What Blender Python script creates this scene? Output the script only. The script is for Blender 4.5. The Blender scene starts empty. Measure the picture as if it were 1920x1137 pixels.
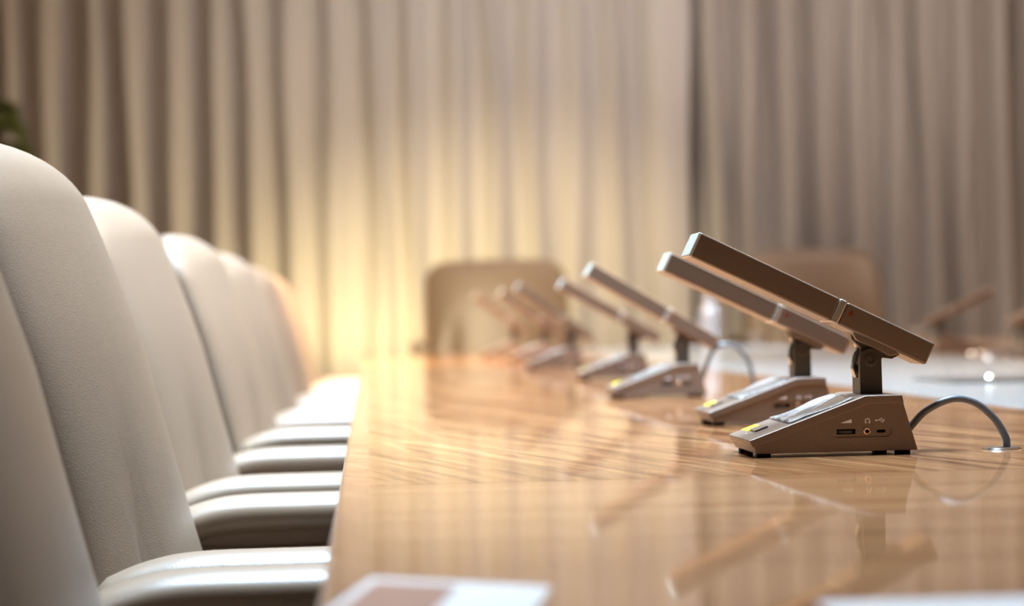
import bpy, bmesh, math, random
from mathutils import Vector, Matrix
random.seed(7)
PI = math.pi
sc = bpy.context.scene
C = sc.collection

# ------------------------------------------------------------------ helpers
def link(o, parent=None):
    C.objects.link(o)
    if parent: o.parent = parent
    return o

def tag(o, label=None, cat=None, group=None, kind=None):
    if label: o['label'] = label
    if cat: o['category'] = cat
    if group: o['group'] = group
    if kind: o['kind'] = kind
    return o

def empty(name, loc, rotz=0):
    o = bpy.data.objects.new(name, None)
    o.empty_display_size = .05
    o.location = loc; o.rotation_euler = (0, 0, rotz)
    return link(o)

def obj(name, bm, mat, parent=None, smooth=True, loc=None):
    me = bpy.data.meshes.new(name)
    bmesh.ops.recalc_face_normals(bm, faces=bm.faces)
    bm.to_mesh(me); bm.free()
    for m in (mat if isinstance(mat, (list, tuple)) else [mat]): me.materials.append(m)
    if smooth:
        me.polygons.foreach_set('use_smooth', [True] * len(me.polygons))
        me.set_sharp_from_angle(angle=math.radians(38))
    o = bpy.data.objects.new(name, me)
    if loc: o.location = loc
    if smooth and len(me.polygons) < 700:
        w = o.modifiers.new('normals', 'WEIGHTED_NORMAL'); w.keep_sharp = True
    return link(o, parent)

def children(o): return [c for c in bpy.data.objects if c.parent is o]

def copy_tree(o, parent=None):
    c = o.copy(); C.objects.link(c)
    if parent: c.parent = parent
    for ch in children(o): copy_tree(ch, c)
    return c

def bevel(bm, w, seg=2, angle=.5):
    bmesh.ops.recalc_face_normals(bm, faces=bm.faces); bm.normal_update()
    es = [e for e in bm.edges if len(e.link_faces) == 2 and e.calc_face_angle(0) > angle]
    if es: bmesh.ops.bevel(bm, geom=es, offset=w, segments=seg, profile=.5, affect='EDGES', clamp_overlap=True)

def box(bm, x0, x1, y0, y1, z0, z1):
    v = [bm.verts.new(p) for p in ((x0,y0,z0),(x1,y0,z0),(x1,y1,z0),(x0,y1,z0),(x0,y0,z1),(x1,y0,z1),(x1,y1,z1),(x0,y1,z1))]
    for f in ((0,3,2,1),(4,5,6,7),(0,1,5,4),(1,2,6,5),(2,3,7,6),(3,0,4,7)): bm.faces.new([v[i] for i in f])

def bbox(*a, w=.002, seg=2):
    bm = bmesh.new(); box(bm, *a); bevel(bm, w, seg); return bm

def prism(bm, prof, y0, y1):
    """closed outline in x,z pulled along y"""
    a = [bm.verts.new((x, y0, z)) for x, z in prof]; b = [bm.verts.new((x, y1, z)) for x, z in prof]
    n = len(prof)
    bm.faces.new(a); bm.faces.new(b[::-1])
    for i in range(n): bm.faces.new((a[i], b[i], b[(i+1) % n], a[(i+1) % n]))

def prism_z(bm, prof, z0, z1):
    a = [bm.verts.new((x, y, z0)) for x, y in prof]; b = [bm.verts.new((x, y, z1)) for x, y in prof]
    n = len(prof)
    bm.faces.new(a); bm.faces.new(b[::-1])
    for i in range(n): bm.faces.new((a[i], b[i], b[(i+1) % n], a[(i+1) % n]))

def loft(bm, rings, cap=True):
    vs = [[bm.verts.new(p) for p in r] for r in rings]
    n = len(vs[0])
    for a, b in zip(vs, vs[1:]):
        for i in range(n): bm.faces.new((a[i], a[(i+1) % n], b[(i+1) % n], b[i]))
    if cap:
        bm.faces.new(vs[0][::-1]); bm.faces.new(vs[-1])

def spline(pts, n=8):
    """Catmull-Rom through the points"""
    P = [Vector(p) for p in pts]; P = [2*P[0]-P[1]] + P + [2*P[-1]-P[-2]]
    out = []
    for i in range(1, len(P)-2):
        for k in range(n):
            t = k/n; a, b, c, d = P[i-1:i+3]
            out.append(.5*((2*b)+(c-a)*t+(2*a-5*b+4*c-d)*t*t+(3*b-a-3*c+d)*t**3))
    out.append(P[-2]); return out

def tube(bm, pts, r, n=12):
    rings = []
    up = Vector((0, 1, 0)); prev = None
    for i, p in enumerate(pts):
        d = (pts[min(i+1, len(pts)-1)] - pts[max(i-1, 0)]).normalized()
        if prev is None:
            a = d.cross(up) if abs(d.dot(up)) < .95 else d.cross(Vector((1, 0, 0)))
        else: a = prev - d*prev.dot(d)
        a.normalize(); b = d.cross(a); prev = a
        rr = r(i/(len(pts)-1)) if callable(r) else r
        rings.append([p + a*rr*math.cos(2*PI*k/n) + b*rr*math.sin(2*PI*k/n) for k in range(n)])
    loft(bm, rings)

def lathe(bm, prof, n=32, M=None):
    """outline of (radius, height) spun about z, then moved by M"""
    M = M or Matrix.Identity(4)
    loft(bm, [[M @ Vector((r*math.cos(2*PI*k/n), r*math.sin(2*PI*k/n), z)) for k in range(n)] for r, z in prof])

def pill(cx, cz, hw, hh, n=8):
    p = []
    for k in range(n+1): a = -PI/2 + PI*k/n; p.append((cx+hw-hh+hh*math.cos(a), cz+hh*math.sin(a)))
    for k in range(n+1): a = PI/2 + PI*k/n; p.append((cx-hw+hh+hh*math.cos(a), cz+hh*math.sin(a)))
    return p

def cut(o, cutters):
    """carve the outlines (prisms) out of a mesh, leaving one plain mesh"""
    for bm in cutters:
        bmesh.ops.recalc_face_normals(bm, faces=bm.faces)
        me = bpy.data.meshes.new('carve'); bm.to_mesh(me); bm.free()
        t = bpy.data.objects.new('carve', me); C.objects.link(t)
        m = o.modifiers.new('carve', 'BOOLEAN'); m.operation = 'DIFFERENCE'; m.solver = 'EXACT'; m.object = t
        dg = bpy.context.evaluated_depsgraph_get(); dg.update()
        new = bpy.data.meshes.new_from_object(o.evaluated_get(dg))
        o.modifiers.remove(m); o.data = new
        bpy.data.objects.remove(t)
    o.data.polygons.foreach_set('use_smooth', [False] * len(o.data.polygons))

# ------------------------------------------------------------------ materials
def srgb(r, g, b):
    f = lambda c: (c/255/12.92) if c/255 <= .04045 else ((c/255+.055)/1.055)**2.4
    return (f(r), f(g), f(b), 1)

class MatB:
    def __init__(s, name):
        s.m = bpy.data.materials.new(name); s.m.use_nodes = True
        s.t = s.m.node_tree; s.b = s.t.nodes['Principled BSDF']
    def n(s, kind, **kw):
        x = s.t.nodes.new(kind)
        for k, v in kw.items():
            if k in x.inputs.keys(): x.inputs[k].default_value = v
            else: setattr(x, k, v)
        return x
    def l(s, a, b): s.t.links.new(a, b)
    def set(s, **kw):
        for k, v in kw.items(): s.b.inputs[k.replace('_', ' ')].default_value = v
        return s

def coords(M, scale=(1, 1, 1), rot=(0, 0, 0)):
    tc = M.n('ShaderNodeTexCoord'); mp = M.n('ShaderNodeMapping'); mr = M.n('ShaderNodeMapping')
    mp.inputs['Scale'].default_value = scale; mr.inputs['Rotation'].default_value = rot
    M.l(tc.outputs['Object'], mr.inputs['Vector']); M.l(mr.outputs['Vector'], mp.inputs['Vector']); return mp.outputs['Vector']

def noisy(name, c1, c2, rough=.5, scale=(60, 60, 60), bump=0, bscale=400, bdist=.001, **kw):
    M = MatB(name); v = coords(M, scale)
    nz = M.n('ShaderNodeTexNoise'); nz.inputs['Scale'].default_value = 1; nz.inputs['Detail'].default_value = 4; M.l(v, nz.inputs['Vector'])
    r = M.n('ShaderNodeValToRGB'); r.color_ramp.elements[0].color = c1; r.color_ramp.elements[1].color = c2
    r.color_ramp.elements[0].position = .3; r.color_ramp.elements[1].position = .7
    M.l(nz.outputs['Fac'], r.inputs['Fac']); M.l(r.outputs['Color'], M.b.inputs['Base Color'])
    M.set(Roughness=rough, **kw)
    if bump:
        v2 = coords(M, (bscale,)*3)
        b = M.n('ShaderNodeBump'); b.inputs['Strength'].default_value = bump; b.inputs['Distance'].default_value = bdist
        t = M.n('ShaderNodeTexNoise'); t.inputs['Scale'].default_value = 1; t.inputs['Detail'].default_value = 2; M.l(v2, t.inputs['Vector'])
        M.l(t.outputs['Fac'], b.inputs['Height']); M.l(b.outputs['Normal'], M.b.inputs['Normal'])
    return M.m

def leather(name, c1, c2):
    M = MatB(name); v = coords(M, (9, 9, 9))
    nz = M.n('ShaderNodeTexNoise'); nz.inputs['Scale'].default_value = 1; nz.inputs['Detail'].default_value = 5; M.l(v, nz.inputs['Vector'])
    r = M.n('ShaderNodeValToRGB'); r.color_ramp.elements[0].color = c1; r.color_ramp.elements[1].color = c2
    M.l(nz.outputs['Fac'], r.inputs['Fac']); M.l(r.outputs['Color'], M.b.inputs['Base Color'])
    v2 = coords(M, (900, 900, 750))
    vo = M.n('ShaderNodeTexVoronoi', feature='SMOOTH_F1'); vo.inputs['Scale'].default_value = 1; M.l(v2, vo.inputs['Vector'])
    b = M.n('ShaderNodeBump'); b.inputs['Strength'].default_value = .22; b.inputs['Distance'].default_value = .0007
    M.l(vo.outputs['Distance'], b.inputs['Height'])
    v3 = coords(M, (7, 7, 4)); n3 = M.n('ShaderNodeTexNoise'); n3.inputs['Scale'].default_value = 1; M.l(v3, n3.inputs['Vector'])
    b2 = M.n('ShaderNodeBump'); b2.inputs['Strength'].default_value = .12; b2.inputs['Distance'].default_value = .012
    M.l(n3.outputs['Fac'], b2.inputs['Height']); M.l(b.outputs['Normal'], b2.inputs['Normal'])
    M.l(b2.outputs['Normal'], M.b.inputs['Normal'])
    M.set(Roughness=.38); M.b.inputs['Specular IOR Level'].default_value = .5
    return M.m

def wood(name, dark, mid, light, rot, stretch=(2.2, 30, 30), rough=.05, dist=2.2):
    M = MatB(name)
    v = coords(M, stretch, (0, 0, rot))
    nz = M.n('ShaderNodeTexNoise'); nz.inputs['Scale'].default_value = 1.0; nz.inputs['Detail'].default_value = 6
    nz.inputs['Roughness'].default_value = .6; nz.inputs['Distortion'].default_value = dist; M.l(v, nz.inputs['Vector'])
    r = M.n('ShaderNodeValToRGB'); e = r.color_ramp.elements
    e[0].position = .38; e[0].color = dark; e[1].position = .72; e[1].color = light
    x = e.new(.54); x.color = mid
    M.l(nz.outputs['Fac'], r.inputs['Fac'])
    v2 = coords(M, (stretch[0]*6, stretch[1]*9, stretch[2]*9), (0, 0, rot))
    n2 = M.n('ShaderNodeTexNoise'); n2.inputs['Scale'].default_value = 1; n2.inputs['Detail'].default_value = 3; M.l(v2, n2.inputs['Vector'])
    r2 = M.n('ShaderNodeValToRGB'); r2.color_ramp.elements[0].position = .35; r2.color_ramp.elements[0].color = (.55, .5, .46, 1); r2.color_ramp.elements[1].position = .6
    M.l(n2.outputs['Fac'], r2.inputs['Fac'])
    mx = M.n('ShaderNodeMix', data_type='RGBA', blend_type='MULTIPLY'); mx.inputs[0].default_value = .55
    M.l(r.outputs['Color'], mx.inputs[6]); M.l(r2.outputs['Color'], mx.inputs[7]); M.l(mx.outputs[2], M.b.inputs['Base Color'])
    # lacquer is never dead flat
    v3 = coords(M, (5, 9, 5)); n3 = M.n('ShaderNodeTexNoise'); n3.inputs['Scale'].default_value = 1; n3.inputs['Detail'].default_value = 1; M.l(v3, n3.inputs['Vector'])
    b = M.n('ShaderNodeBump'); b.inputs['Strength'].default_value = .06; b.inputs['Distance'].default_value = .002
    M.l(n3.outputs['Fac'], b.inputs['Height']); M.l(b.outputs['Normal'], M.b.inputs['Normal'])
    M.set(Roughness=rough, IOR=1.5)
    return M.m

def plain(name, col, rough=.5, metal=0, **kw):
    M = MatB(name)
    # a breath of procedural variation so nothing is a dead flat colour
    v = coords(M, (40, 40, 40)); nz = M.n('ShaderNodeTexNoise'); nz.inputs['Scale'].default_value = 1; M.l(v, nz.inputs['Vector'])
    r = M.n('ShaderNodeValToRGB')
    r.color_ramp.elements[0].color = tuple(c*.94 for c in col[:3]) + (1,); r.color_ramp.elements[1].color = tuple(min(1, c*1.05) for c in col[:3]) + (1,)
    M.l(nz.outputs['Fac'], r.inputs['Fac']); M.l(r.outputs['Color'], M.b.inputs['Base Color'])
    M.set(Roughness=rough, Metallic=metal, **kw); return M.m

def emit(name, col, s):
    M = MatB(name); M.b.inputs['Base Color'].default_value = (.8, .8, .8, 1)
    M.b.inputs['Emission Color'].default_value = col; M.b.inputs['Emission Strength'].default_value = s; return M.m

m_leather = leather('taupe_leather', srgb(121, 101, 83), srgb(133, 112, 93))
m_chrome = plain('brushed_chrome', (.75, .74, .72, 1), .18, 1)
m_black = plain('black_plastic', srgb(28, 26, 25), .5)
m_wheel = plain('grey_wheel_plastic', srgb(70, 66, 64), .4)
m_rubber = plain('black_rubber', srgb(20, 18, 17), .8)
m_mic = noisy('dark_bronze_paint', srgb(116, 98, 85), srgb(126, 107, 93), .34, (900,)*3, .15, 2500, .0002, Metallic=.25)
m_bar = noisy('dark_bronze_anodised_metal', srgb(124, 106, 92), srgb(134, 115, 100), .34, (900,)*3, .1, 2500, .0002, Metallic=.55)
m_post = plain('dark_bronze_metal', srgb(80, 70, 60), .34, .35)
m_cap = plain('translucent_white_acrylic', srgb(178, 174, 162), .25)
m_ring = plain('clear_acrylic_ring', srgb(196, 186, 174), .16, .55)
m_red = plain('red_indicator', srgb(130, 40, 15), .3)
m_icon = plain('white_print', srgb(225, 225, 230), .5)
m_gold = plain('gold_plated_jack', srgb(220, 185, 150), .25, .8)
m_hole = plain('dark_socket', srgb(8, 7, 6), .7)
m_steel = plain('steel_port', srgb(150, 135, 120), .3, .8)
m_yellow = plain('yellow_sticker', srgb(252, 226, 10), .45)
m_screen = noisy('grey_screen_glass', srgb(120, 122, 116), srgb(150, 150, 144), .12, (90, 60, 60))
m_cable = noisy('grey_cable_jacket', srgb(84, 88, 92), srgb(96, 100, 104), .36, (200,)*3)
m_inlay = noisy('pale_grey_inlay', srgb(146, 145, 143), srgb(157, 156, 154), .13, (3, 9, 3))
m_flap = plain('grey_metal_flap', srgb(120, 118, 115), .25, .7)
m_paper = plain('white_paper', srgb(226, 224, 222), .35)
m_print = noisy('pink_brown_print', srgb(140, 92, 70), srgb(156, 106, 82), .4, (30, 30, 30))
m_white = plain('white_glazed', srgb(196, 196, 202), .2)
W_D, W_M, W_L = srgb(120, 76, 49), srgb(172, 119, 78), srgb(200, 148, 102)
m_wood_a = wood('walnut_veneer_figured', W_D, W_M, W_L, math.radians(77), (2.2, 34, 34), dist=1.2)
m_wood_b = wood('walnut_veneer_straight', srgb(170, 118, 80), srgb(186, 134, 92), srgb(198, 148, 105), math.radians(2), (1.0, 22, 22), dist=.6)
m_wood_e = wood('walnut_edge_veneer', srgb(140, 94, 64), srgb(168, 118, 84), srgb(186, 136, 100), math.radians(52), (4, 30, 30), .14)
m_floor = noisy('brown_carpet', srgb(112, 92, 74), srgb(140, 118, 96), .9, (300,)*3, .4, 900, .003)
m_wall = noisy('beige_wall_paint', srgb(120, 104, 86), srgb(130, 112, 94), .8, (4,)*3)
m_ceil = noisy('white_ceiling_paint', srgb(232, 230, 226), srgb(238, 236, 232), .9, (4,)*3)
m_film = MatB('clear_protective_film')
m_film.set(Roughness=.06, IOR=1.45, Transmission_Weight=.75); m_film.b.inputs['Base Color'].default_value = (.95, .95, .93, 1); m_film = m_film.m
m_leaf = noisy('palm_leaf_green', srgb(78, 98, 26), srgb(140, 158, 48), .5, (14,)*3)
m_stem = plain('palm_stem_brown', srgb(92, 76, 44), .7)
m_pot = plain('dark_ceramic_pot', srgb(60, 54, 50), .3)
m_soil = noisy('potting_soil', srgb(40, 30, 22), srgb(62, 48, 36), .95, (120,)*3, .5, 200, .004)

def fabric(name, c1, c2):
    M = MatB(name); v = coords(M, (260, 260, 260))
    nz = M.n('ShaderNodeTexNoise'); nz.inputs['Scale'].default_value = 1; nz.inputs['Detail'].default_value = 3; M.l(v, nz.inputs['Vector'])
    r = M.n('ShaderNodeValToRGB'); r.color_ramp.elements[0].color = c1; r.color_ramp.elements[1].color = c2
    M.l(nz.outputs['Fac'], r.inputs['Fac']); M.l(r.outputs['Color'], M.b.inputs['Base Color'])
    M.set(Roughness=.85); M.b.inputs['Sheen Weight'].default_value = .15; return M.m
m_curtain = fabric('beige_curtain_cloth', srgb(184, 177, 171), srgb(196, 189, 183))

# ------------------------------------------------------------------ room
RX0, RX1, RY0, RY1, RZ = -3.4, 6.2, -3.2, 12.25, 3.2
def struct(name, a, m):
    bm = bmesh.new(); box(bm, *a); return tag(obj(name, bm, m, smooth=False), kind='structure')
struct('floor', (RX0, RX1, RY0, RY1, -.1, 0), m_floor)
struct('ceiling', (RX0-.12, RX1+.12, RY0-.12, RY1+.12, RZ, RZ+.1), m_ceil)
struct('wall_back', (RX0-.12, RX1+.12, RY1, RY1+.12, -.1, RZ), m_wall)
struct('wall_front', (RX0-.12, RX1+.12, RY0-.12, RY0, -.1, RZ), m_wall)
struct('wall_left', (RX0-.12, RX0, RY0, RY1, -.1, RZ), m_wall)
struct('wall_right', (RX1, RX1+.12, RY0, RY1, -.1, RZ), m_wall)
struct('baseboard_left', (RX0, RX0+.015, RY0, RY1, 0, .09), m_ceil)
struct('baseboard_right', (RX1-.015, RX1, RY0, RY1, 0, .09), m_ceil)

# curtains: two ripple-fold drapes on a track, with a narrow gap between them
def drape(name, x0, x1, period, amp, seed, flat_right=0.0, skew=.25, shift=0.0):
    rnd = random.Random(seed)
    cols = []
    x = x0
    n_fold = int(round((x1 - flat_right - x0)/period)); step = (x1 - flat_right - x0)/n_fold
    amps = [amp*rnd.uniform(.82, 1.12) for _ in range(n_fold+1)]
    wob = [rnd.uniform(-.09, .09)*step for _ in range(n_fold+1)]; wob[0] = wob[-1] = 0
    K = 18
    for i in range(n_fold):
        for k in range(K):
            t = k/K; a = amps[i]*(1-t)+amps[i+1]*t
            t_ = t + shift; ph = t_ + skew*math.sin(2*PI*t_)/(2*PI)
            cols.append((x0+(i+t)*step + wob[i]*(1-t)+wob[i+1]*t, 11.8 - a*math.cos(2*PI*ph), i+t))
    if flat_right:
        xe = x1-flat_right
        for k in range(11):
            t = k/10; s = t*t*(3-2*t)
            cols.append((xe+flat_right*t, 11.8-amps[-1]*(1-s*.2)-.018*math.sin(PI*t), n_fold+t))
        for k in range(1, 8):
            cols.append((x1+.012*math.sin(PI*k/7)-.02*k/7, 11.8-amps[-1]*.8+.028*k, n_fold+1))
    else: cols.append((x1, 11.8-amps[-1], n_fold))
    bm = bmesh.new(); rows = []
    ph1 = rnd.uniform(0, 6)
    for j in range(15):
        z = .025 + 3.1*j/14
        r = []
        for (cx, cy, u) in cols:
            sway = .012*math.sin(z*1.7+u*2.1+ph1)+.006*math.sin(z*4.1+u*3.3)
            flare = 1+.1*math.sin(z*1.3+u*1.9)
            r.append(bm.verts.new((cx+sway, 11.8+(cy-11.8)*flare, z)))
        rows.append(r)
    for a, b in zip(rows, rows[1:]):
        for i in range(len(a)-1): bm.faces.new((a[i], a[i+1], b[i+1], b[i]))
    o = obj(name, bm, m_curtain)
    o.data.polygons.foreach_set('use_smooth', [True]*len(o.data.polygons))
    s = o.modifiers.new('cloth', 'SOLIDIFY'); s.thickness = .004; s.offset = 0
    return o
c1 = drape('curtain', RX0+.05, 1.715, .212, .050, 3, flat_right=.17)
tag(c1, 'wide beige curtain in soft ripple folds behind the far chairs, left of the dark gap', 'curtain', 'curtains along the back wall')
c2 = drape('curtain', 1.765, RX1-.05, .192, .130, 11, skew=.5, shift=.5)
tag(c2, 'darker beige curtain with deep narrow folds, right of the dark gap', 'curtain', 'curtains along the back wall')
trk = obj('curtain_track', bbox(RX0, RX1, 11.77, 11.83, 3.13, 3.2, w=.004), m_ceil)
tag(trk, 'white ceiling track the curtains hang from', 'curtain track')

# ------------------------------------------------------------------ table
ZT = .75
XL, XR, YN, YF = -.0245, 2.80, .45, 10.35
table = empty('conference_table', (0, 0, 0))
tag(table, 'long glossy walnut conference table with pale grey centre strip', 'table')
SEAM = 1.694; IX0, IX1, IY0, IY1 = .80, 1.63, 1.1, 9.4
def slab(x0, x1, y0, y1, z0=.742, z1=ZT):
    bm = bmesh.new(); box(bm, x0, x1, y0, y1, z0, z1); return bm
EDGE = .0225
g = .0011
obj('veneer_panel', slab(XL+EDGE, XR-EDGE, YN, SEAM-g), m_wood_b, table, False)
# the figured field is cut round the pale inlay
bm = bmesh.new()
for (x0, x1, y0, y1) in ((XL+EDGE, IX0, SEAM+g, YF), (IX1, XR-EDGE, SEAM+g, YF), (IX0, IX1, SEAM+g, 2.1), (IX0, IX1, IY1, YF)):
    box(bm, x0, x1, y0, y1, .742, ZT)
bmesh.ops.remove_doubles(bm, verts=bm.verts, dist=1e-5)
obj('veneer_panel', bm, m_wood_a, table, False)
bm = bmesh.new(); box(bm, IX0+g, IX1-g, 2.1+g, IY1-g, .742, ZT); box(bm, IX0, IX1, 2.1, IY1, .735, .742)
obj('inlay_strip', bm, m_inlay, table, False)
for s in (0, 1):   # edge bands, gently rolled on the outside
    prof = [(0, .742), (0, ZT)] + [(EDGE-.004+.004*math.sin(a*PI/8), ZT-.004+.004*math.cos(a*PI/8)) for a in range(5)] + [(EDGE, .742)]
    bm = bmesh.new(); prism(bm, [((XR-EDGE+x) if s else (XL+EDGE-x), z) for x, z in prof], YN, YF)
    obj('edge_band', bm, m_wood_e, table)
obj('table_core', bbox(XL+.003, XR-.003, YN, YF, .706, .742, w=.003), m_wood_e, table)
for y in (2.4, 5.4, 8.4):
    bm = bbox(.75, 2.0, y-.35, y+.35, .0, .706, w=.01); obj('pedestal', bm, m_wood_e, table)

# flush metal flap and its pull in the pale strip
fl = empty('cable_flap', (1.18, 3.86, ZT)); tag(fl, 'grey metal cable flap set into the pale table strip', 'cable flap')
obj('lid', bbox(-.2, .40, -.13, .13, .0002, .004, w=.0012), m_flap, fl)
bm = bmesh.new(); lathe(bm, [(.011, .004), (.011, .009), (.008, .0125), (.003, .0135)], 20, Matrix.Translation((-.125, -.11, 0)))
obj('knob', bm, m_chrome, fl)

# ------------------------------------------------------------------ desk microphone
SL = (.0512-.0150)/(-.0453+.1464)          # slope of the keypad face
def on_slope(x, lift=0): return .0150 + (x+.1464)*SL + lift
TH = math.radians(26.4)
def make_mic():
    root = empty('desk_microphone', (0, 0, 0))
    # lower housing
    bm = bmesh.new()
    prism(bm, [(-.1405, .0035), (0, .0035), (-.0118, .0445), (-.0422, .0445), (-.1422, .0095)], .0016, .1104)
    bevel(bm, .0007, 2)
    base = obj('base', bm, m_mic, root)
    cs = []
    b = bmesh.new(); prism(b, pill(-.0484, .0204, .0262, .0049), -.01, .0028); cs.append(b)
    b = bmesh.new(); prism(b, [(-.0700, .0184), (-.0538, .0184), (-.0538, .0228), (-.0700, .0228)], -.01, .0085); cs.append(b)
    b = bmesh.new(); prism(b, pill(-.0438, .0209, .0019, .00189), -.01, .009); cs.append(b)
    b = bmesh.new(); prism(b, pill(-.0316, .0204, .0046, .0019), -.01, .0085); cs.append(b)
    cut(base, cs)
    base.data.materials.append(m_hole)
    for f in base.data.polygons:
        if .0030 < f.center.y < .0096 and -.075 < f.center.x < -.02: f.material_index = 1
    # volume wheel lying in its slot
    bm = bmesh.new(); n = 60
    prof = []
    for k in range(n):
        a = 2*PI*k/n; r = .0070 - (.0004 if k % 2 else 0)
        prof.append((-.0619+r*math.cos(a), .0090+r*math.sin(a)))
    prism_z(bm, prof, .0191, .0214); obj('volume_wheel', bm, m_wheel, base)
    bm = bmesh.new(); M = Matrix.Translation((-.0438, .0028, .0209)) @ Matrix.Rotation(PI/2, 4, 'X')
    lathe(bm, [(.0016, -.0004), (.0016, .0012), (.0022, .0014), (.0031, .0008), (.0032, -.0004)], 28, M)
    bmesh.ops.delete(bm, geom=[f for f in bm.faces if len(f.verts) > 6], context='FACES_ONLY')
    obj('headphone_jack', bm, m_gold, base)
    bm = bmesh.new()
    o_, i_ = pill(-.0316, .0204, .0047, .0020), pill(-.0316, .0204, .0041, .0014)
    loft(bm, [[(x, .0040, z) for x, z in i_], [(x, .0026, z) for x, z in i_], [(x, .0026, z) for x, z in o_], [(x, .0040, z) for x, z in o_]], False)
    obj('usb_port', bm, m_steel, base)
    # printed pictograms
    def ink(name, polys):
        bm = bmesh.new()
        for p in polys: prism(bm, p, .0014, .0017)
        obj(name, bm, m_icon, base, False)
    ink('volume_symbol', [[(-.0662, .0281), (-.0572, .0281), (-.0572, .0313), (-.0662, .0285)]])
    arc = []
    for k in range(13): a = math.radians(-40+260*k/12); arc.append((-.0434+.0023*math.cos(a), .0296+.0023*math.sin(a)))
    for k in range(13): a = math.radians(220-260*k/12); arc.append((-.0434+.00155*math.cos(a), .0296+.00155*math.sin(a)))
    ears = [[(-.0434+s*.0009, .0274), (-.0434+s*.0021, .0274), (-.0434+s*.0023, .0292), (-.0434+s*.0010, .0289)] for s in (-1, 1)]
    ink('headphone_symbol', [arc] + ears)
    cx, cz = -.0322, .0299
    circ = lambda x, z, r: [(x+r*math.cos(2*PI*k/12), z+r*math.sin(2*PI*k/12)) for k in range(12)]
    bar = lambda x0, z0, x1, z1, w=.00022: [(x0, z0-w), (x1, z1-w), (x1, z1+w), (x0, z0+w)]
    ink('usb_symbol', [circ(cx-.0036, cz-.0001, .0009), bar(cx-.0036, cz, cx+.0028, cz), [(cx+.0026, cz-.0008), (cx+.0042, cz), (cx+.0026, cz+.0008)],
                       bar(cx-.0018, cz, cx-.0004, cz+.0013), bar(cx-.0004, cz+.0013, cx+.0010, cz+.0013), circ(cx+.0012, cz+.0013, .0006),
                       bar(cx-.0008, cz, cx+.0006, cz-.0014), bar(cx+.0006, cz-.0014, cx+.0020, cz-.0014), [(cx+.0018, cz-.0020), (cx+.0028, cz-.0020), (cx+.0028, cz-.0009), (cx+.0018, cz-.0009)]])
    # upper cover with the keypad slope
    bm = bmesh.new()
    prism(bm, [(-.1435, .0086), (-.0420, .0440), (-.0115, .0440), (-.0129, .0512), (-.0453, .0512), (-.1464, .0150)], 0, .112)
    bevel(bm, .0009, 3)
    top = obj('top_cover', bm, m_mic, root)
    def plate(name, x0, x1, y0, y1, h, m, w=.0004, lift=-.0003):
        bm = bmesh.new()
        prism(bm, [(x0, on_slope(x0, lift)), (x1, on_slope(x1, lift)), (x1-h*SL, on_slope(x1, h)), (x0-h*SL, on_slope(x0, h))], y0, y1)
        bevel(bm, w, 2); return obj(name, bm, m, top)
    plate('screen', -.108, -.056, .012, .100, .0005, m_screen, .0002)
    plate('talk_button', -.1330, -.1215, .046, .074, .0016, m_mic, .0005)
    plate('sticker', -.1352, -.1222, .074, .108, .0004, m_yellow, .0001)
    plate('indicator', -.1395, -.1376, .059, .063, .0004, m_icon, .0001)
    # loose protective film over the screen: creased and lifted at its edges
    bm = bmesh.new(); nx, ny = 26, 26; gr = []
    for i in range(nx+1):
        row = []
        for j in range(ny+1):
            u, v = i/nx, j/ny
            x = -.110+.057*u; y = .009+.096*v
            lift = .0012 + .0006*math.sin(7*u+3*v) + .0011*math.exp(-((v-.80-.10*math.sin(3.0*u))/.07)**2) + .0007*math.sin(13*v-5*u)*(v > .1) + .0030*max(0, v-.86)**1.0
            lift += .0016*math.exp(-((u-.04)/.05)**2)*math.sin(9*v)**2
            row.append(bm.verts.new((x, y, on_slope(x, lift))))
        gr.append(row)
    for a, b2 in zip(gr, gr[1:]):
        for j in range(ny): bm.faces.new((a[j], a[j+1], b2[j+1], b2[j]))
    f = obj('screen_film', bm, m_film, top); f.data.polygons.foreach_set('use_smooth', [True]*len(f.data.polygons))
    sm = f.modifiers.new('film', 'SOLIDIFY'); sm.thickness = .00012
    for x0 in (-.1385, -.0170):
        for y0 in (.006, .094):
            obj('foot', bbox(x0, x0+.0115, y0, y0+.012, 0, .0042, w=.0006), m_rubber, root)
    # post: solid block below, two cheeks above
    bm = bmesh.new()
    prism(bm, [(-.0405, .0506), (-.0207, .0506), (-.0210, .0655), (-.0403, .0655)], .0475, .0645)
    for y0, y1 in ((.040, .0475), (.0645, .072)):
        prof = [(-.0405, .0506), (-.0207, .0506)] + [(-.0307+.0097*math.cos(a*PI/14), .081+.0100*math.sin(a*PI/14)) for a in range(15)]
        prism(bm, prof, y0, y1)
    bevel(bm, .0006, 2, .9)
    post = obj('post', bm, m_post, root)
    for y, sgn in ((.040, 1), (.072, -1)):
        bm = bmesh.new(); M = Matrix.Translation((-.0307, y, .081)) @ Matrix.Rotation(sgn*PI/2, 4, 'X')
        lathe(bm, [(.0061, -.0002), (.0060, .0008), (.0055, .0011), (.0030, .0011), (.0024, .0002), (.0001, .0001)], 30, M)
        obj('screw', bm, m_post, post)
    bm = bmesh.new(); tube(bm, spline([(-.040, .058, .066), (-.0425, .058, .074), (-.0405, .058, .083), (-.0385, .058, .090), (-.0395, .058, .0965)], 6), .0022, 10)
    obj('cable_loop', bm, m_chrome, post)
    # tilting head, origin on the screw
    T, B0, B1 = .0365, .0134, .0160
    L0, L1 = -.1857, .0443
    def bar(u0, u1, extra=0, y=.0245):
        zb = lambda u: B0+(B1-B0)*(u-L0)/(L1-L0)
        bm = bmesh.new()
        prism(bm, [(u0, zb(u0)-extra), (u1, zb(u1)-extra), (u1, T+extra), (u0, T+extra)], -y-extra, y+extra)
        return bm
    bm = bar(L0+.0016, -.0484); bevel(bm, .0019, 3)
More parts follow.
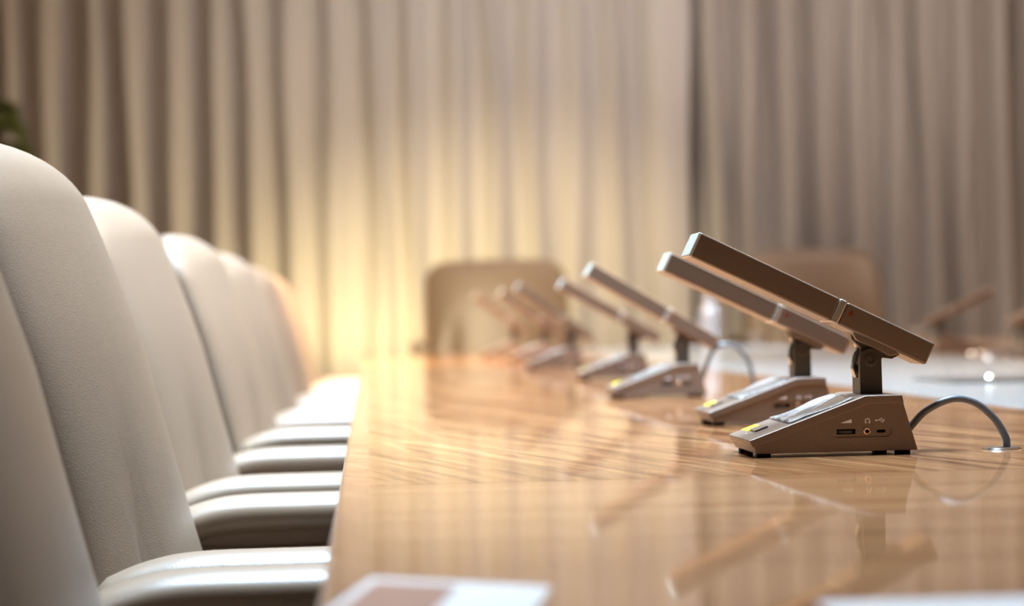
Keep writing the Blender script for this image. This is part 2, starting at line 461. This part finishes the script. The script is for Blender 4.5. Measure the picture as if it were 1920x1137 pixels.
    head = obj('microphone_bar', bm, m_bar, root, loc=(-.0307, .056, .081)); head.rotation_euler = (0, TH, 0)
    bm = bar(-.0414, L1); bevel(bm, .0019, 3); obj('bar_housing', bm, m_bar, head)
    bm = bar(-.0487, -.0411, .0004); bevel(bm, .0018, 3); obj('light_ring', bm, m_ring, head)
    bm = bar(L0, L0+.0044, -.0001); bevel(bm, .0014, 3); obj('end_cap', bm, m_cap, head)
    # thin outline of the grille plate on each long side
    for sgn in (-1, 1):
        bm = bmesh.new()
        def rr(x0, x1, z0, z1, r):
            p = []
            for (cx_, cz_, a0) in ((x1-r, z1-r, 0), (x0+r, z1-r, 90), (x0+r, z0+r, 180), (x1-r, z0+r, 270)):
                for k in range(5): a = math.radians(a0+90*k/4); p.append((cx_+r*math.cos(a), cz_+r*math.sin(a)))
            return p
        pr = rr(-.178, -.0545, .0180, .0328, .004); pi_ = rr(-.1774, -.0551, .0186, .0322, .0036)
        ya, yb = sgn*.0244, sgn*.02465
        loft(bm, [[(x, ya, z) for x, z in pr], [(x, yb, z) for x, z in pr], [(x, yb, z) for x, z in pi_], [(x, ya, z) for x, z in pi_]], False)
        obj('grille_plate', bm, m_bar, head)
        bm = bmesh.new(); M = Matrix.Translation((-.0345, sgn*.0244, .0285)) @ Matrix.Rotation(-sgn*PI/2, 4, 'X') @ Matrix.Diagonal((.75, 1.25, 1, 1))
        lathe(bm, [(.0022, -.0002), (.0022, .0003), (.0012, .0004)], 20, M); obj('indicator', bm, m_red, head)
    bm = bmesh.new()
    prism(bm, [(-.026, .0170), (-.0215, .0100), (-.0105, .0065)] + [(.0085*math.cos(a), .0085*math.sin(a)) for a in [PI+PI*k/10 for k in range(11)]] + [(.0105, .0070), (.0185, .0095), (.0245, .0175)], -.0082, .0082)
    bevel(bm, .0005, 2, .9); obj('bracket', bm, m_post, head)
    bm = bmesh.new()
    prism(bm, [(-.027, .0165), (-.019, .0105), (.014, .0105), (.0235, .0175)], -.0175, .0175); bevel(bm, .0008, 2); obj('bracket_plate', bm, m_mic, head)
    return root

def add_cable(root, pts):
    bm = bmesh.new(); tube(bm, spline(pts, 10), .0033, 14)
    return obj('cable', bm, m_cable, root)
TALL = [(-.010, .058, .014), (.003, .058, .0165), (.0215, .056, .0345), (.0445, .053, .0445), (.0635, .050, .0410), (.0800, .048, .0270), (.0895, .046, .010), (.0905, .046, .0012)]
TALLER = [(-.010, .058, .014), (-.002, .058, .018), (.0075, .056, .047), (.0195, .053, .071), (.0435, .050, .0785), (.068, .048, .0590), (.0785, .046, .0240), (.079, .046, .0012)]
LOW = [(-.010, .058, .012), (.006, .059, .0125), (.026, .063, .018), (.047, .068, .017), (.064, .072, .009), (.069, .073, .0012)]

proto = make_mic()
def kids(o, name): return [c for c in children(o) if c.name.split('.')[0] == name]
MG = 'desk microphones along the near side'
mics = [  # x of the rear corner, depth, head tilt, cable, label
    (.4697, 1.900, 26.4, TALL, 'nearest sharp dark desk microphone, yellow sticker and three side ports readable'),
    (.5230, 2.482, 26.4, LOW, 'slightly blurred desk microphone directly behind the sharp nearest one'),
    (.5170, 3.405, 31.6, TALLER, 'blurred desk microphone with a tall arched cable, third along the row'),
    (.5680, 4.480, 30.6, LOW, 'blurred desk microphone fourth along the row, just beyond the tall arched cable one'),
    (.5450, 5.640, 36.5, LOW, 'very blurred desk microphone fifth along the row, base in warm light'),
    (.5650, 6.700, 36.5, LOW, 'faint sixth desk microphone, half hidden between fifth and the farthest'),
    (.5260, 7.550, 37.5, LOW, 'faintest desk microphone at the far end of the row, beside the glow'),
]
# grommet the cable goes down through
def make_grommet():
    r = empty('cable_grommet', (0, 0, ZT))
    bm = bmesh.new(); lathe(bm, [(.0085, .0002), (.0085, .0016), (.0120, .0024), (.0160, .0018), (.0172, .0002)], 40)
    obj('flange', bm, m_chrome, r)
    bm = bmesh.new(); lathe(bm, [(.0085, .0002), (.0085, .0010), (.0001, .0011)], 30); obj('bushing', bm, m_black, r)
    return r
groot = make_grommet()
GG = 'cable grommets in the tabletop'
gl = ['chrome cable grommet of the nearest sharp microphone', 'small grommet hidden behind the base of the nearest microphone',
      'blurred grommet under the tall arched cable', 'blurred grommet behind the third microphone base', 'blurred grommet by the fifth microphone',
      'blurred grommet by the sixth microphone', 'blurred grommet by the farthest microphone']
for i, (x, y, tilt, cab, lab) in enumerate(mics):
    r = proto if i == 0 else copy_tree(proto)
    mics[i] = r
    r.location = (x, y, ZT); tag(r, lab, 'microphone', MG)
    kids(r, 'microphone_bar')[0].rotation_euler = (0, math.radians(tilt), 0)
opp = []
for (x, y, tilt, lab) in ((1.664, 6.50, 24.5, 'blurred desk microphone on the opposite side, whole bar rising to the right'),
                          (1.675, 5.66, 27, 'blurred desk microphone on the opposite side, cut off by the right frame edge')):
    r = copy_tree(proto); r.location = (x, y+.112, ZT); r.rotation_euler.z = PI
    kids(r, 'microphone_bar')[0].rotation_euler = (0, math.radians(tilt), 0)
    for st in kids(kids(r, 'top_cover')[0], 'sticker'): bpy.data.objects.remove(st)
    tag(r, lab, 'microphone', 'desk microphones on the opposite side'); opp.append(r)
for i, r in enumerate(mics):
    cab = (TALL, LOW, TALLER, LOW, LOW, LOW, LOW)[i]
    add_cable(r, cab)
    gq = groot if i == 0 else copy_tree(groot)
    gq.location = (r.location.x+cab[-1][0]-(.0065 if i == 0 else 0), r.location.y+cab[-1][1]-.006, ZT)
    tag(gq, gl[i], 'cable grommet', GG)
for r, lab in zip(opp, ('blurred grommet by the whole opposite microphone', 'blurred grommet by the cut-off opposite microphone')):
    add_cable(r, LOW)
    gq = copy_tree(groot); gq.location = (r.location.x-LOW[-1][0], r.location.y-LOW[-1][1], ZT)
    tag(gq, lab, 'cable grommet', GG)
for (x, y, lab) in ((1.742, 6.36, 'left of two bright round glints in the pale strip below the opposite microphones'), (1.772, 6.37, 'right of two bright round glints in the pale strip below the opposite microphones')):
    gq = copy_tree(groot); gq.location = (x, y, ZT); tag(gq, lab, 'cable grommet', GG)

# ------------------------------------------------------------------ chairs
def smooth01(t): t = max(0, min(1, t)); return t*t*(3-2*t)
def make_chair():
    root = empty('leather_chair', (0, 0, 0))
    # backrest: front-face line (x at height z), wide rounded cushion
    LINE = [(.40, -.118), (.50, -.132), (.64, -.163), (.70, -.180), (.86, -.221), (.94, -.249), (1.02, -.281), (1.06, -.298)]
    def fx(z):
        for (z0, x0), (z1, x1) in zip(LINE, LINE[1:]):
            if z <= z1: return x0+(x1-x0)*(z-z0)/(z1-z0)
        return LINE[-1][1]
    W, H, R, r, ZTOP = .267, .058, .085, .055, 1.045
    rows = [.40+.05*k for k in range(11)]
    rows += [ZTOP-R+R*math.sin(a*PI/2/14) for a in range(15)]
    rings = []; N = 72
    for z in rows:
        t = (z-(ZTOP-R))/R
        w = W if t <= 0 else W-R+R*math.sqrt(max(0, 1-t*t))
        w = max(w, W-R+.002)
        t2 = (z-(ZTOP-r))/r
        h = H if t2 <= 0 else H*math.sqrt(max(0, 1-t2*t2))+.0005
        w += .008*math.sin(PI*min(1, (z-.4)/.6))
        ring = []
        for k in range(N):
            a = 2*PI*k/N; c, s = math.cos(a), math.sin(a); p = 2.2
            y = w*math.copysign(abs(c)**(2/p), c); n = h*math.copysign(abs(s)**(2/2.1), s)
            q = y/W
            n += (.012*(1-q*q)) if s > 0 else 0                       # the cushion swells a little
            if s > 0: n -= .016*math.exp(-((abs(y)-.185+.05*smooth01((z-.6)/.3))/.022)**2)*smooth01((.83-z)/.22)
            ring.append((fx(z)-H-.006+n, y, z-.010*q*q*smooth01((z-.7)/.3)))
        rings.append(ring)
    bm = bmesh.new(); loft(bm, rings); o = obj('backrest', bm, m_leather, root)
    o.data.polygons.foreach_set('use_smooth', [True]*len(o.data.polygons))
    # seat cushion
    rings = []
    for (x, hh) in [(-.19+.0*k, .001) for k in range(1)]+[(-.185, .03), (-.17, .045), (-.10, .052), (.05, .054), (.20, .052), (.27, .046), (.295, .03), (.302, .001)]:
        rings.append([(x, (.245)*math.copysign(abs(math.cos(2*PI*k/40))**.5, math.cos(2*PI*k/40)), .44+hh*math.copysign(abs(math.sin(2*PI*k/40))**.7, math.sin(2*PI*k/40))) for k in range(40)])
    bm = bmesh.new(); loft(bm, rings); obj('seat', bm, m_leather, root)
    # armrests: padded top on a closed upholstered side
    for s in (-1, 1):
        path = spline([(-.232, 0, .645), (-.212, 0, .656), (-.180, 0, .668), (-.140, 0, .6745), (-.06, 0, .6755), (.08, 0, .6755), (.23, 0, .674), (.262, 0, .667), (.276, 0, .652)], 5)
        rings = []
        for i, p in enumerate(path):
            e = min(i, len(path)-1-i); q = min(1, .35+.65*e/5)
            ring = []
            for k in range(28):
                a = 2*PI*k/28; c, sn = math.cos(a), math.sin(a)
                ring.append((p.x, s*.300+.035*q*math.copysign(abs(c)**.9, c), p.z-.002+.0205*q*math.copysign(abs(sn)**.85, sn)))
            rings.append(ring)
        bm = bmesh.new(); loft(bm, rings); arm = obj('armrest', bm, m_leather, root)
        bm = bmesh.new(); box(bm, -.205, .262, s*.300-.016, s*.300+.016, .46, .668); bevel(bm, .006, 2); obj('arm_web', bm, m_leather, arm)
        bm = bmesh.new(); box(bm, -.212, .268, s*.300-.029, s*.300+.029, .36, .640); bevel(bm, .012, 4); obj('arm_panel', bm, m_leather, arm)
    # gas column, star base, castors
    bm = bmesh.new(); lathe(bm, [(.03, .12), (.03, .26), (.022, .26), (.022, .375), (.09, .38), (.09, .395)], 24, Matrix.Translation((.05, 0, 0))); obj('column', bm, m_chrome, root)
    bm = bmesh.new()
    for k in range(5):
        a = 2*PI*k/5; d = Vector((math.cos(a), math.sin(a), 0))
        tube(bm, [Vector((.05, 0, .13))+d*.02, Vector((.05, 0, .115))+d*.16, Vector((.05, 0, .085))+d*.30], lambda t: .026-.010*t, 10)
    sb = obj('star_base', bm, m_chrome, root)
    for k in range(5):
        a = 2*PI*k/5
        bm = bmesh.new(); M = Matrix.Translation((.05+.30*math.cos(a), .30*math.sin(a), .032)) @ Matrix.Rotation(a, 4, 'Z') @ Matrix.Rotation(PI/2, 4, 'X')
        lathe(bm, [(.02, -.024), (.031, -.022), (.0315, -.004), (.026, 0), (.0315, .004), (.031, .022), (.02, .024)], 20, M)
        box(bm, .05+.30*math.cos(a)-.008, .05+.30*math.cos(a)+.008, .30*math.sin(a)-.008, .30*math.sin(a)+.008, .05, .095)
        obj('castor', bm, m_black, sb)
    return root
ch = make_chair()
CG = 'leather chairs along the left side of the table'
for i, (y, x, lab) in enumerate((
        (1.375, 0, 'nearest taupe leather chair, backrest cut off by the left frame edge'),
        (2.105, 0, 'second taupe leather chair from the camera, large sharp backrest with white-lit top'),
        (3.015, -.012, 'third taupe leather chair along the left side, its rounded top beyond the sharp one'),
        (4.230, -.004, 'fourth taupe leather chair along the left side, blurred'),
        (5.260, .004, 'fifth taupe leather chair along the left side, blurred last clear backrest before the glow'),
        (6.420, .008, 'sixth leather chair along the left side, mostly hidden, armrest in the glow'),
        (7.350, .010, 'farthest leather chair along the left side, faint armrest beside the table end'))):
    c = ch if i == 0 else copy_tree(ch)
    c.location = (x, y, 0); tag(c, lab, 'chair', CG)
for (x, y, s, lab) in ((.635, 10.76, (1, 1.31, 1.13), 'taupe leather chair at the far end of the table, behind the row of microphones'),
                       (2.215, 10.76, (1, 1.28, 1.15), 'taupe leather chair at the far end of the table, behind the nearest microphone bar')):
    c = copy_tree(ch); c.location = (x, y, 0); c.rotation_euler.z = -PI/2; c.scale = s
    tag(c, lab, 'chair', 'leather chairs at the far end of the table')

# ------------------------------------------------------------------ loose things on the table
bt = empty('bottle', (1.30, 8.5, ZT)); tag(bt, 'small white bottle standing on the far part of the table between the head chairs', 'bottle')
bm = bmesh.new(); lathe(bm, [(.030, 0), (.034, .004), (.035, .13), (.031, .15), (.016, .168), (.0145, .178), (.001, .178)], 28); obj('body', bm, m_white, bt)
bm = bmesh.new(); lathe(bm, [(.0165, .176), (.0165, .203), (.014, .206), (.001, .206)], 24); obj('cap', bm, m_white, bt)

lf = empty('leaflet', (-.001, 1.068, ZT+.0004)); tag(lf, 'blurred white-bordered leaflet with pinkish print at the near table corner', 'leaflet')
def sheet(w, d, th=.0009):
    bm = bmesh.new(); nx, ny = 16, 16; g_ = []
    for i in range(nx+1):
        g_.append([bm.verts.new((w*i/nx, -d*j/ny, .0006*math.sin(PI*i/nx)*math.sin(PI*j/ny))) for j in range(ny+1)])
    for a, b in zip(g_, g_[1:]):
        for j in range(ny): bm.faces.new((a[j], b[j], b[j+1], a[j+1]))
    r = bmesh.ops.extrude_face_region(bm, geom=bm.faces[:])
    for v in r['geom']:
        if isinstance(v, bmesh.types.BMVert): v.co.z += th
    return bm
E1 = Vector((math.cos(math.radians(-36)), math.sin(math.radians(-36)))); E2 = Vector((math.cos(math.radians(-99)), math.sin(math.radians(-99))))
def para(bm, u0, u1, v0, v1, z0, z1): prism_z(bm, [tuple(E1*u+E2*v) for u, v in ((u0, v0), (u1, v0), (u1, v1), (u0, v1))], z0, z1)
bm = bmesh.new(); para(bm, 0, .10, 0, .15, 0, .0012); obj('page', bm, m_paper, lf, False)
bm = bmesh.new(); para(bm, .006, .052, .018, .14, .0010, .0016); obj('printed_picture', bm, m_print, lf, False)
ps = obj('paper_sheet', sheet(.297, .21), m_paper, None, loc=(.185, .930, ZT+.0004)); ps.rotation_euler.z = math.radians(-1.5)
tag(ps, 'blurred white paper sheet on the table at the bottom right frame edge', 'paper')

# ------------------------------------------------------------------ potted palm, far left
pl = empty('potted_palm', (-1.99, 10.1, 0)); tag(pl, 'green potted palm by the curtain, leaf tips showing above the nearest chairs', 'plant')
bm = bmesh.new(); lathe(bm, [(.13, 0), (.15, .02), (.19, .36), (.195, .40), (.175, .40), (.17, .36), (.02, .355)], 32); obj('pot', bm, m_pot, pl)
bm = bmesh.new(); lathe(bm, [(.171, .34), (.171, .362), (.05, .37), (.001, .372)], 28); obj('soil', bm, m_soil, pl)
bs, bl = bmesh.new(), bmesh.new()
rnd = random.Random(5)
def frond(base, az, reach, rise, droop):
    d = Vector((math.cos(az), math.sin(az), 0)); side = Vector((-d.y, d.x, 0))
    pts = [base + d*reach*t + Vector((0, 0, rise*math.sin(t*2.0)/math.sin(2.0) if False else rise*(1-(1-t)**2)-droop*t**3)) for t in [k/14 for k in range(15)]]
    tube(bs, pts, lambda t: .006*(1-t)+.0012, 6)
    for i in range(3, 15):
        p = pts[i]; t = i/14; ax = (pts[min(i+1, 14)]-pts[i-1]).normalized()
        for sg in (-1, 1):
            L = .26*math.sin(PI*min(1, .18+t*.80))+.05
            q = p + (side*sg*.75 + ax*.75).normalized()*L + Vector((0, 0, -.30*L)); mid = p.lerp(q, .45)+Vector((0, 0, .03))
            wv = ax*.012
            a = [bl.verts.new(v) for v in (p, mid-wv, q, mid+wv)]
            bl.faces.new((a[0], a[1], a[2])); bl.faces.new((a[0], a[2], a[3]))
for k in range(13):
    az = 2*PI*k/13+rnd.uniform(-.2, .2)
    frond(Vector((0, 0, .95)), az, rnd.uniform(.35, .5), rnd.uniform(.85, 1.05), rnd.uniform(.0, .25))
frond(Vector((0, 0, .95)), -.15, .44, .98, .16); frond(Vector((0, 0, .95)), .25, .42, 1.04, .14)
tube(bs, [Vector((0, 0, .36)), Vector((.01, .01, .66)), Vector((0, 0, .96))], lambda t: .032-.010*t, 10)
obj('stem', bs, m_stem, pl); lo = obj('foliage', bl, m_leaf, pl); sd = lo.modifiers.new('leaf', 'SOLIDIFY'); sd.thickness = .0015

# ------------------------------------------------------------------ lamps
m_panel = emit('led_panel_diffuser', (.72, .87, 1.0, 1), 1.7)
m_panel_warm = emit('added_warm_diffuser', (1.0, .86, .7, 1), 1.7)
m_frame = plain('white_panel_frame', srgb(235, 235, 235), .5)
def area_light(name, parent, loc, rot, sx, sy, energy, col, spread):
    L = bpy.data.lights.new(name, 'AREA'); L.shape = 'RECTANGLE'; L.size = sx; L.size_y = sy; L.energy = energy; L.color = col; L.spread = math.radians(spread)
    o = bpy.data.objects.new(name, L); C.objects.link(o); o.location = loc; o.rotation_euler = rot; o.parent = parent; return o
def panel():
    r = empty('ceiling_light', (0, 0, 0))
    bm = bmesh.new()
    for a in ((-.62, .62, -.32, -.30), (-.62, .62, .30, .32), (-.62, -.60, -.30, .30), (.60, .62, -.30, .30)): box(bm, a[0], a[1], a[2], a[3], -.03, 0)
    obj('frame', bm, m_frame, r, False)
    bm = bmesh.new(); box(bm, -.60, .60, -.30, .30, -.022, -.004); obj('diffuser', bm, m_panel if P_COL[0] < .9 else m_panel_warm, r, False)
    area_light('led_beam', r, (0, 0, -.025), (0, 0, 0), 1.18, .58, P_PANEL, P_COL, P_SPREAD)
    return r
P_PANEL, P_COL, P_SPREAD = 76, (.58, .79, 1.0), 84
p0 = panel()
P_PANEL, P_COL, P_SPREAD = 70, (1.0, .82, .64), 112
p1 = panel(); first = [True, True]   # cool panels over the chairs, warm ones added as unseen fill
ORD = ['nearest', 'second', 'third', 'fourth', 'farthest']
for ix, (x, ys) in enumerate(((-.02, (2.45, 3.95, 5.6, 7.4)), (2.1, (4.3, 8.7)), (4.7, (6.9, 9.5)))):
    for iy, y in enumerate(ys):
        q = 0 if (ix == 0 and iy < 3) or (ix == 1 and iy == 1) else 1  # cool panel over the table is added to light the right head chair
        r = (p0, p1)[q] if first[q] else copy_tree((p0, p1)[q]); first[q] = False
        r.location = (x, y, RZ-.001); r.rotation_euler.z = PI/2 if ix == 0 else 0
        tag(r, '%s ceiling light panel, %s from the camera, %s' % (('cool white', 'added warm white')[q], ORD[iy if iy < len(ys)-1 or len(ys) < 3 else 4], ('above the left chairs', 'unseen fill above the table', 'near the right wall')[ix]), 'ceiling light', 'ceiling light panels')
# unseen wall washers, added to brighten the curtains
ww = empty('added_washer', (.8, 10.2, RZ)); tag(ww, 'added unseen long wall washer in front of the left curtain', 'ceiling light')
obj('housing', bbox(-1.2, 1.2, -.05, .05, -.06, 0, w=.005), m_frame, ww)
area_light('added_washer_beam', ww, (0, .052, -.05), (math.radians(42), 0, 0), 2.3, .05, 16, (.97, .98, 1.0), 150)

ww = empty('added_washer', (2.75, 10.2, RZ)); tag(ww, 'added unseen shorter wall washer in front of the right curtain', 'ceiling light')
obj('housing', bbox(-.4, .4, -.05, .05, -.06, 0, w=.005), m_frame, ww)
area_light('added_washer_beam', ww, (0, .052, -.05), (math.radians(42), 0, 0), .7, .05, 9, (1.0, .93, .86), 150)

# unseen uplight, added to imitate the warm glow behind the table end
up = empty('added_uplight', (.05, 11.05, 0)); tag(up, 'added unseen floor uplight at the foot of the left curtain, behind the table end', 'added lamp')
bm = bmesh.new(); lathe(bm, [(.07, 0), (.07, .012), (.012, .016), (.012, .40), (.001, .40)], 28); obj('base', bm, m_black, up)
bm = bmesh.new(); lathe(bm, [(.03, .39), (.05, .41), (.055, .50), (.050, .50), (.045, .44), (.01, .435)], 28); obj('lamp_can', bm, m_black, up)
L = bpy.data.lights.new('added_uplight_beam', 'SPOT'); L.energy = 42; L.color = (1.0, .80, .38); L.spot_size = math.radians(165); L.spot_blend = .6; L.shadow_soft_size = .05
lo = bpy.data.objects.new('added_uplight_beam', L); C.objects.link(lo); lo.location = (0, 0, .53); lo.rotation_euler = (PI-math.radians(15), 0, 0); lo.parent = up

def added_spot(loc, target, energy, col, size, blend, radius, label):  # unseen warm spots, added for the glow on far table and chair
    r = empty('added_spotlight', loc); tag(r, label, 'spotlight')
    d = (Vector(target)-Vector(loc)).normalized()
    bm = bmesh.new(); q = d.to_track_quat('-Z', 'Y').to_matrix().to_4x4()
    n = 28
    loft(bm, [[q @ Vector((rr*math.cos(2*PI*k/n), rr*math.sin(2*PI*k/n), z)) for k in range(n)] for rr, z in ((.02, .10), (.045, .09), (.045, -.02), (.040, -.02), (.038, .05), (.01, .055))])
    obj('lamp_can', bm, m_frame, r)
    bm = bmesh.new(); tube(bm, [q @ Vector((0, 0, .09)), Vector((0, 0, .12)), Vector((0, 0, RZ-loc[2]))], .010, 10); obj('bracket', bm, m_frame, r)
    L = bpy.data.lights.new('added_spot_beam', 'SPOT'); L.energy = energy; L.color = col; L.spot_size = math.radians(size); L.spot_blend = blend; L.shadow_soft_size = radius
    lo = bpy.data.objects.new('added_spot_beam', L); C.objects.link(lo); lo.location = Vector(loc)+d*.03; lo.rotation_euler = d.to_track_quat('-Z', 'Y').to_euler()
    return r
added_spot((.25, 6.8, 3.0), (.25, 7.0, .75), 1300, (1.0, .9, .7), 50, 1.0, .06, 'added unseen warm spotlight above the far left end of the table')
added_spot((.3, 6.0, 3.05), (.62, 10.4, .95), 900, (1.0, .82, .52), 34, .8, .08, 'added unseen warm spotlight aimed at the left head chair')

# ------------------------------------------------------------------ world, camera, view
w = bpy.data.worlds.new('room_air'); sc.world = w; w.use_nodes = True
w.node_tree.nodes['Background'].inputs['Color'].default_value = (.9, .95, 1, 1); w.node_tree.nodes['Background'].inputs['Strength'].default_value = .3

cam = bpy.data.cameras.new('camera'); co = bpy.data.objects.new('camera', cam); C.objects.link(co); sc.camera = co
R = Vector((0.9976978517725091, -0.06415031916229096, -0.021993933706742522))
U = Vector((0.021419891333781953, -0.009622547874343641, 0.9997242593973874))
F = Vector((0.06434426799466562, 0.997893853635637, 0.008226302477327073))
co.matrix_world = Matrix.Translation((0, 0, .8717)) @ Matrix((R, U, -F)).transposed().to_4x4()
cam.sensor_width = 36; cam.sensor_fit = 'HORIZONTAL'; cam.lens = 4200/1920*36
cam.clip_start = .05; cam.clip_end = 60
cam.dof.use_dof = True; cam.dof.focus_distance = 1.94; cam.dof.aperture_fstop = 78.75/16; cam.dof.aperture_blades = 0

sc.view_settings.view_transform = 'Standard'; sc.view_settings.look = 'None'
sc.view_settings.exposure = .38; sc.view_settings.gamma = 1; sc.view_settings.use_curve_mapping = False
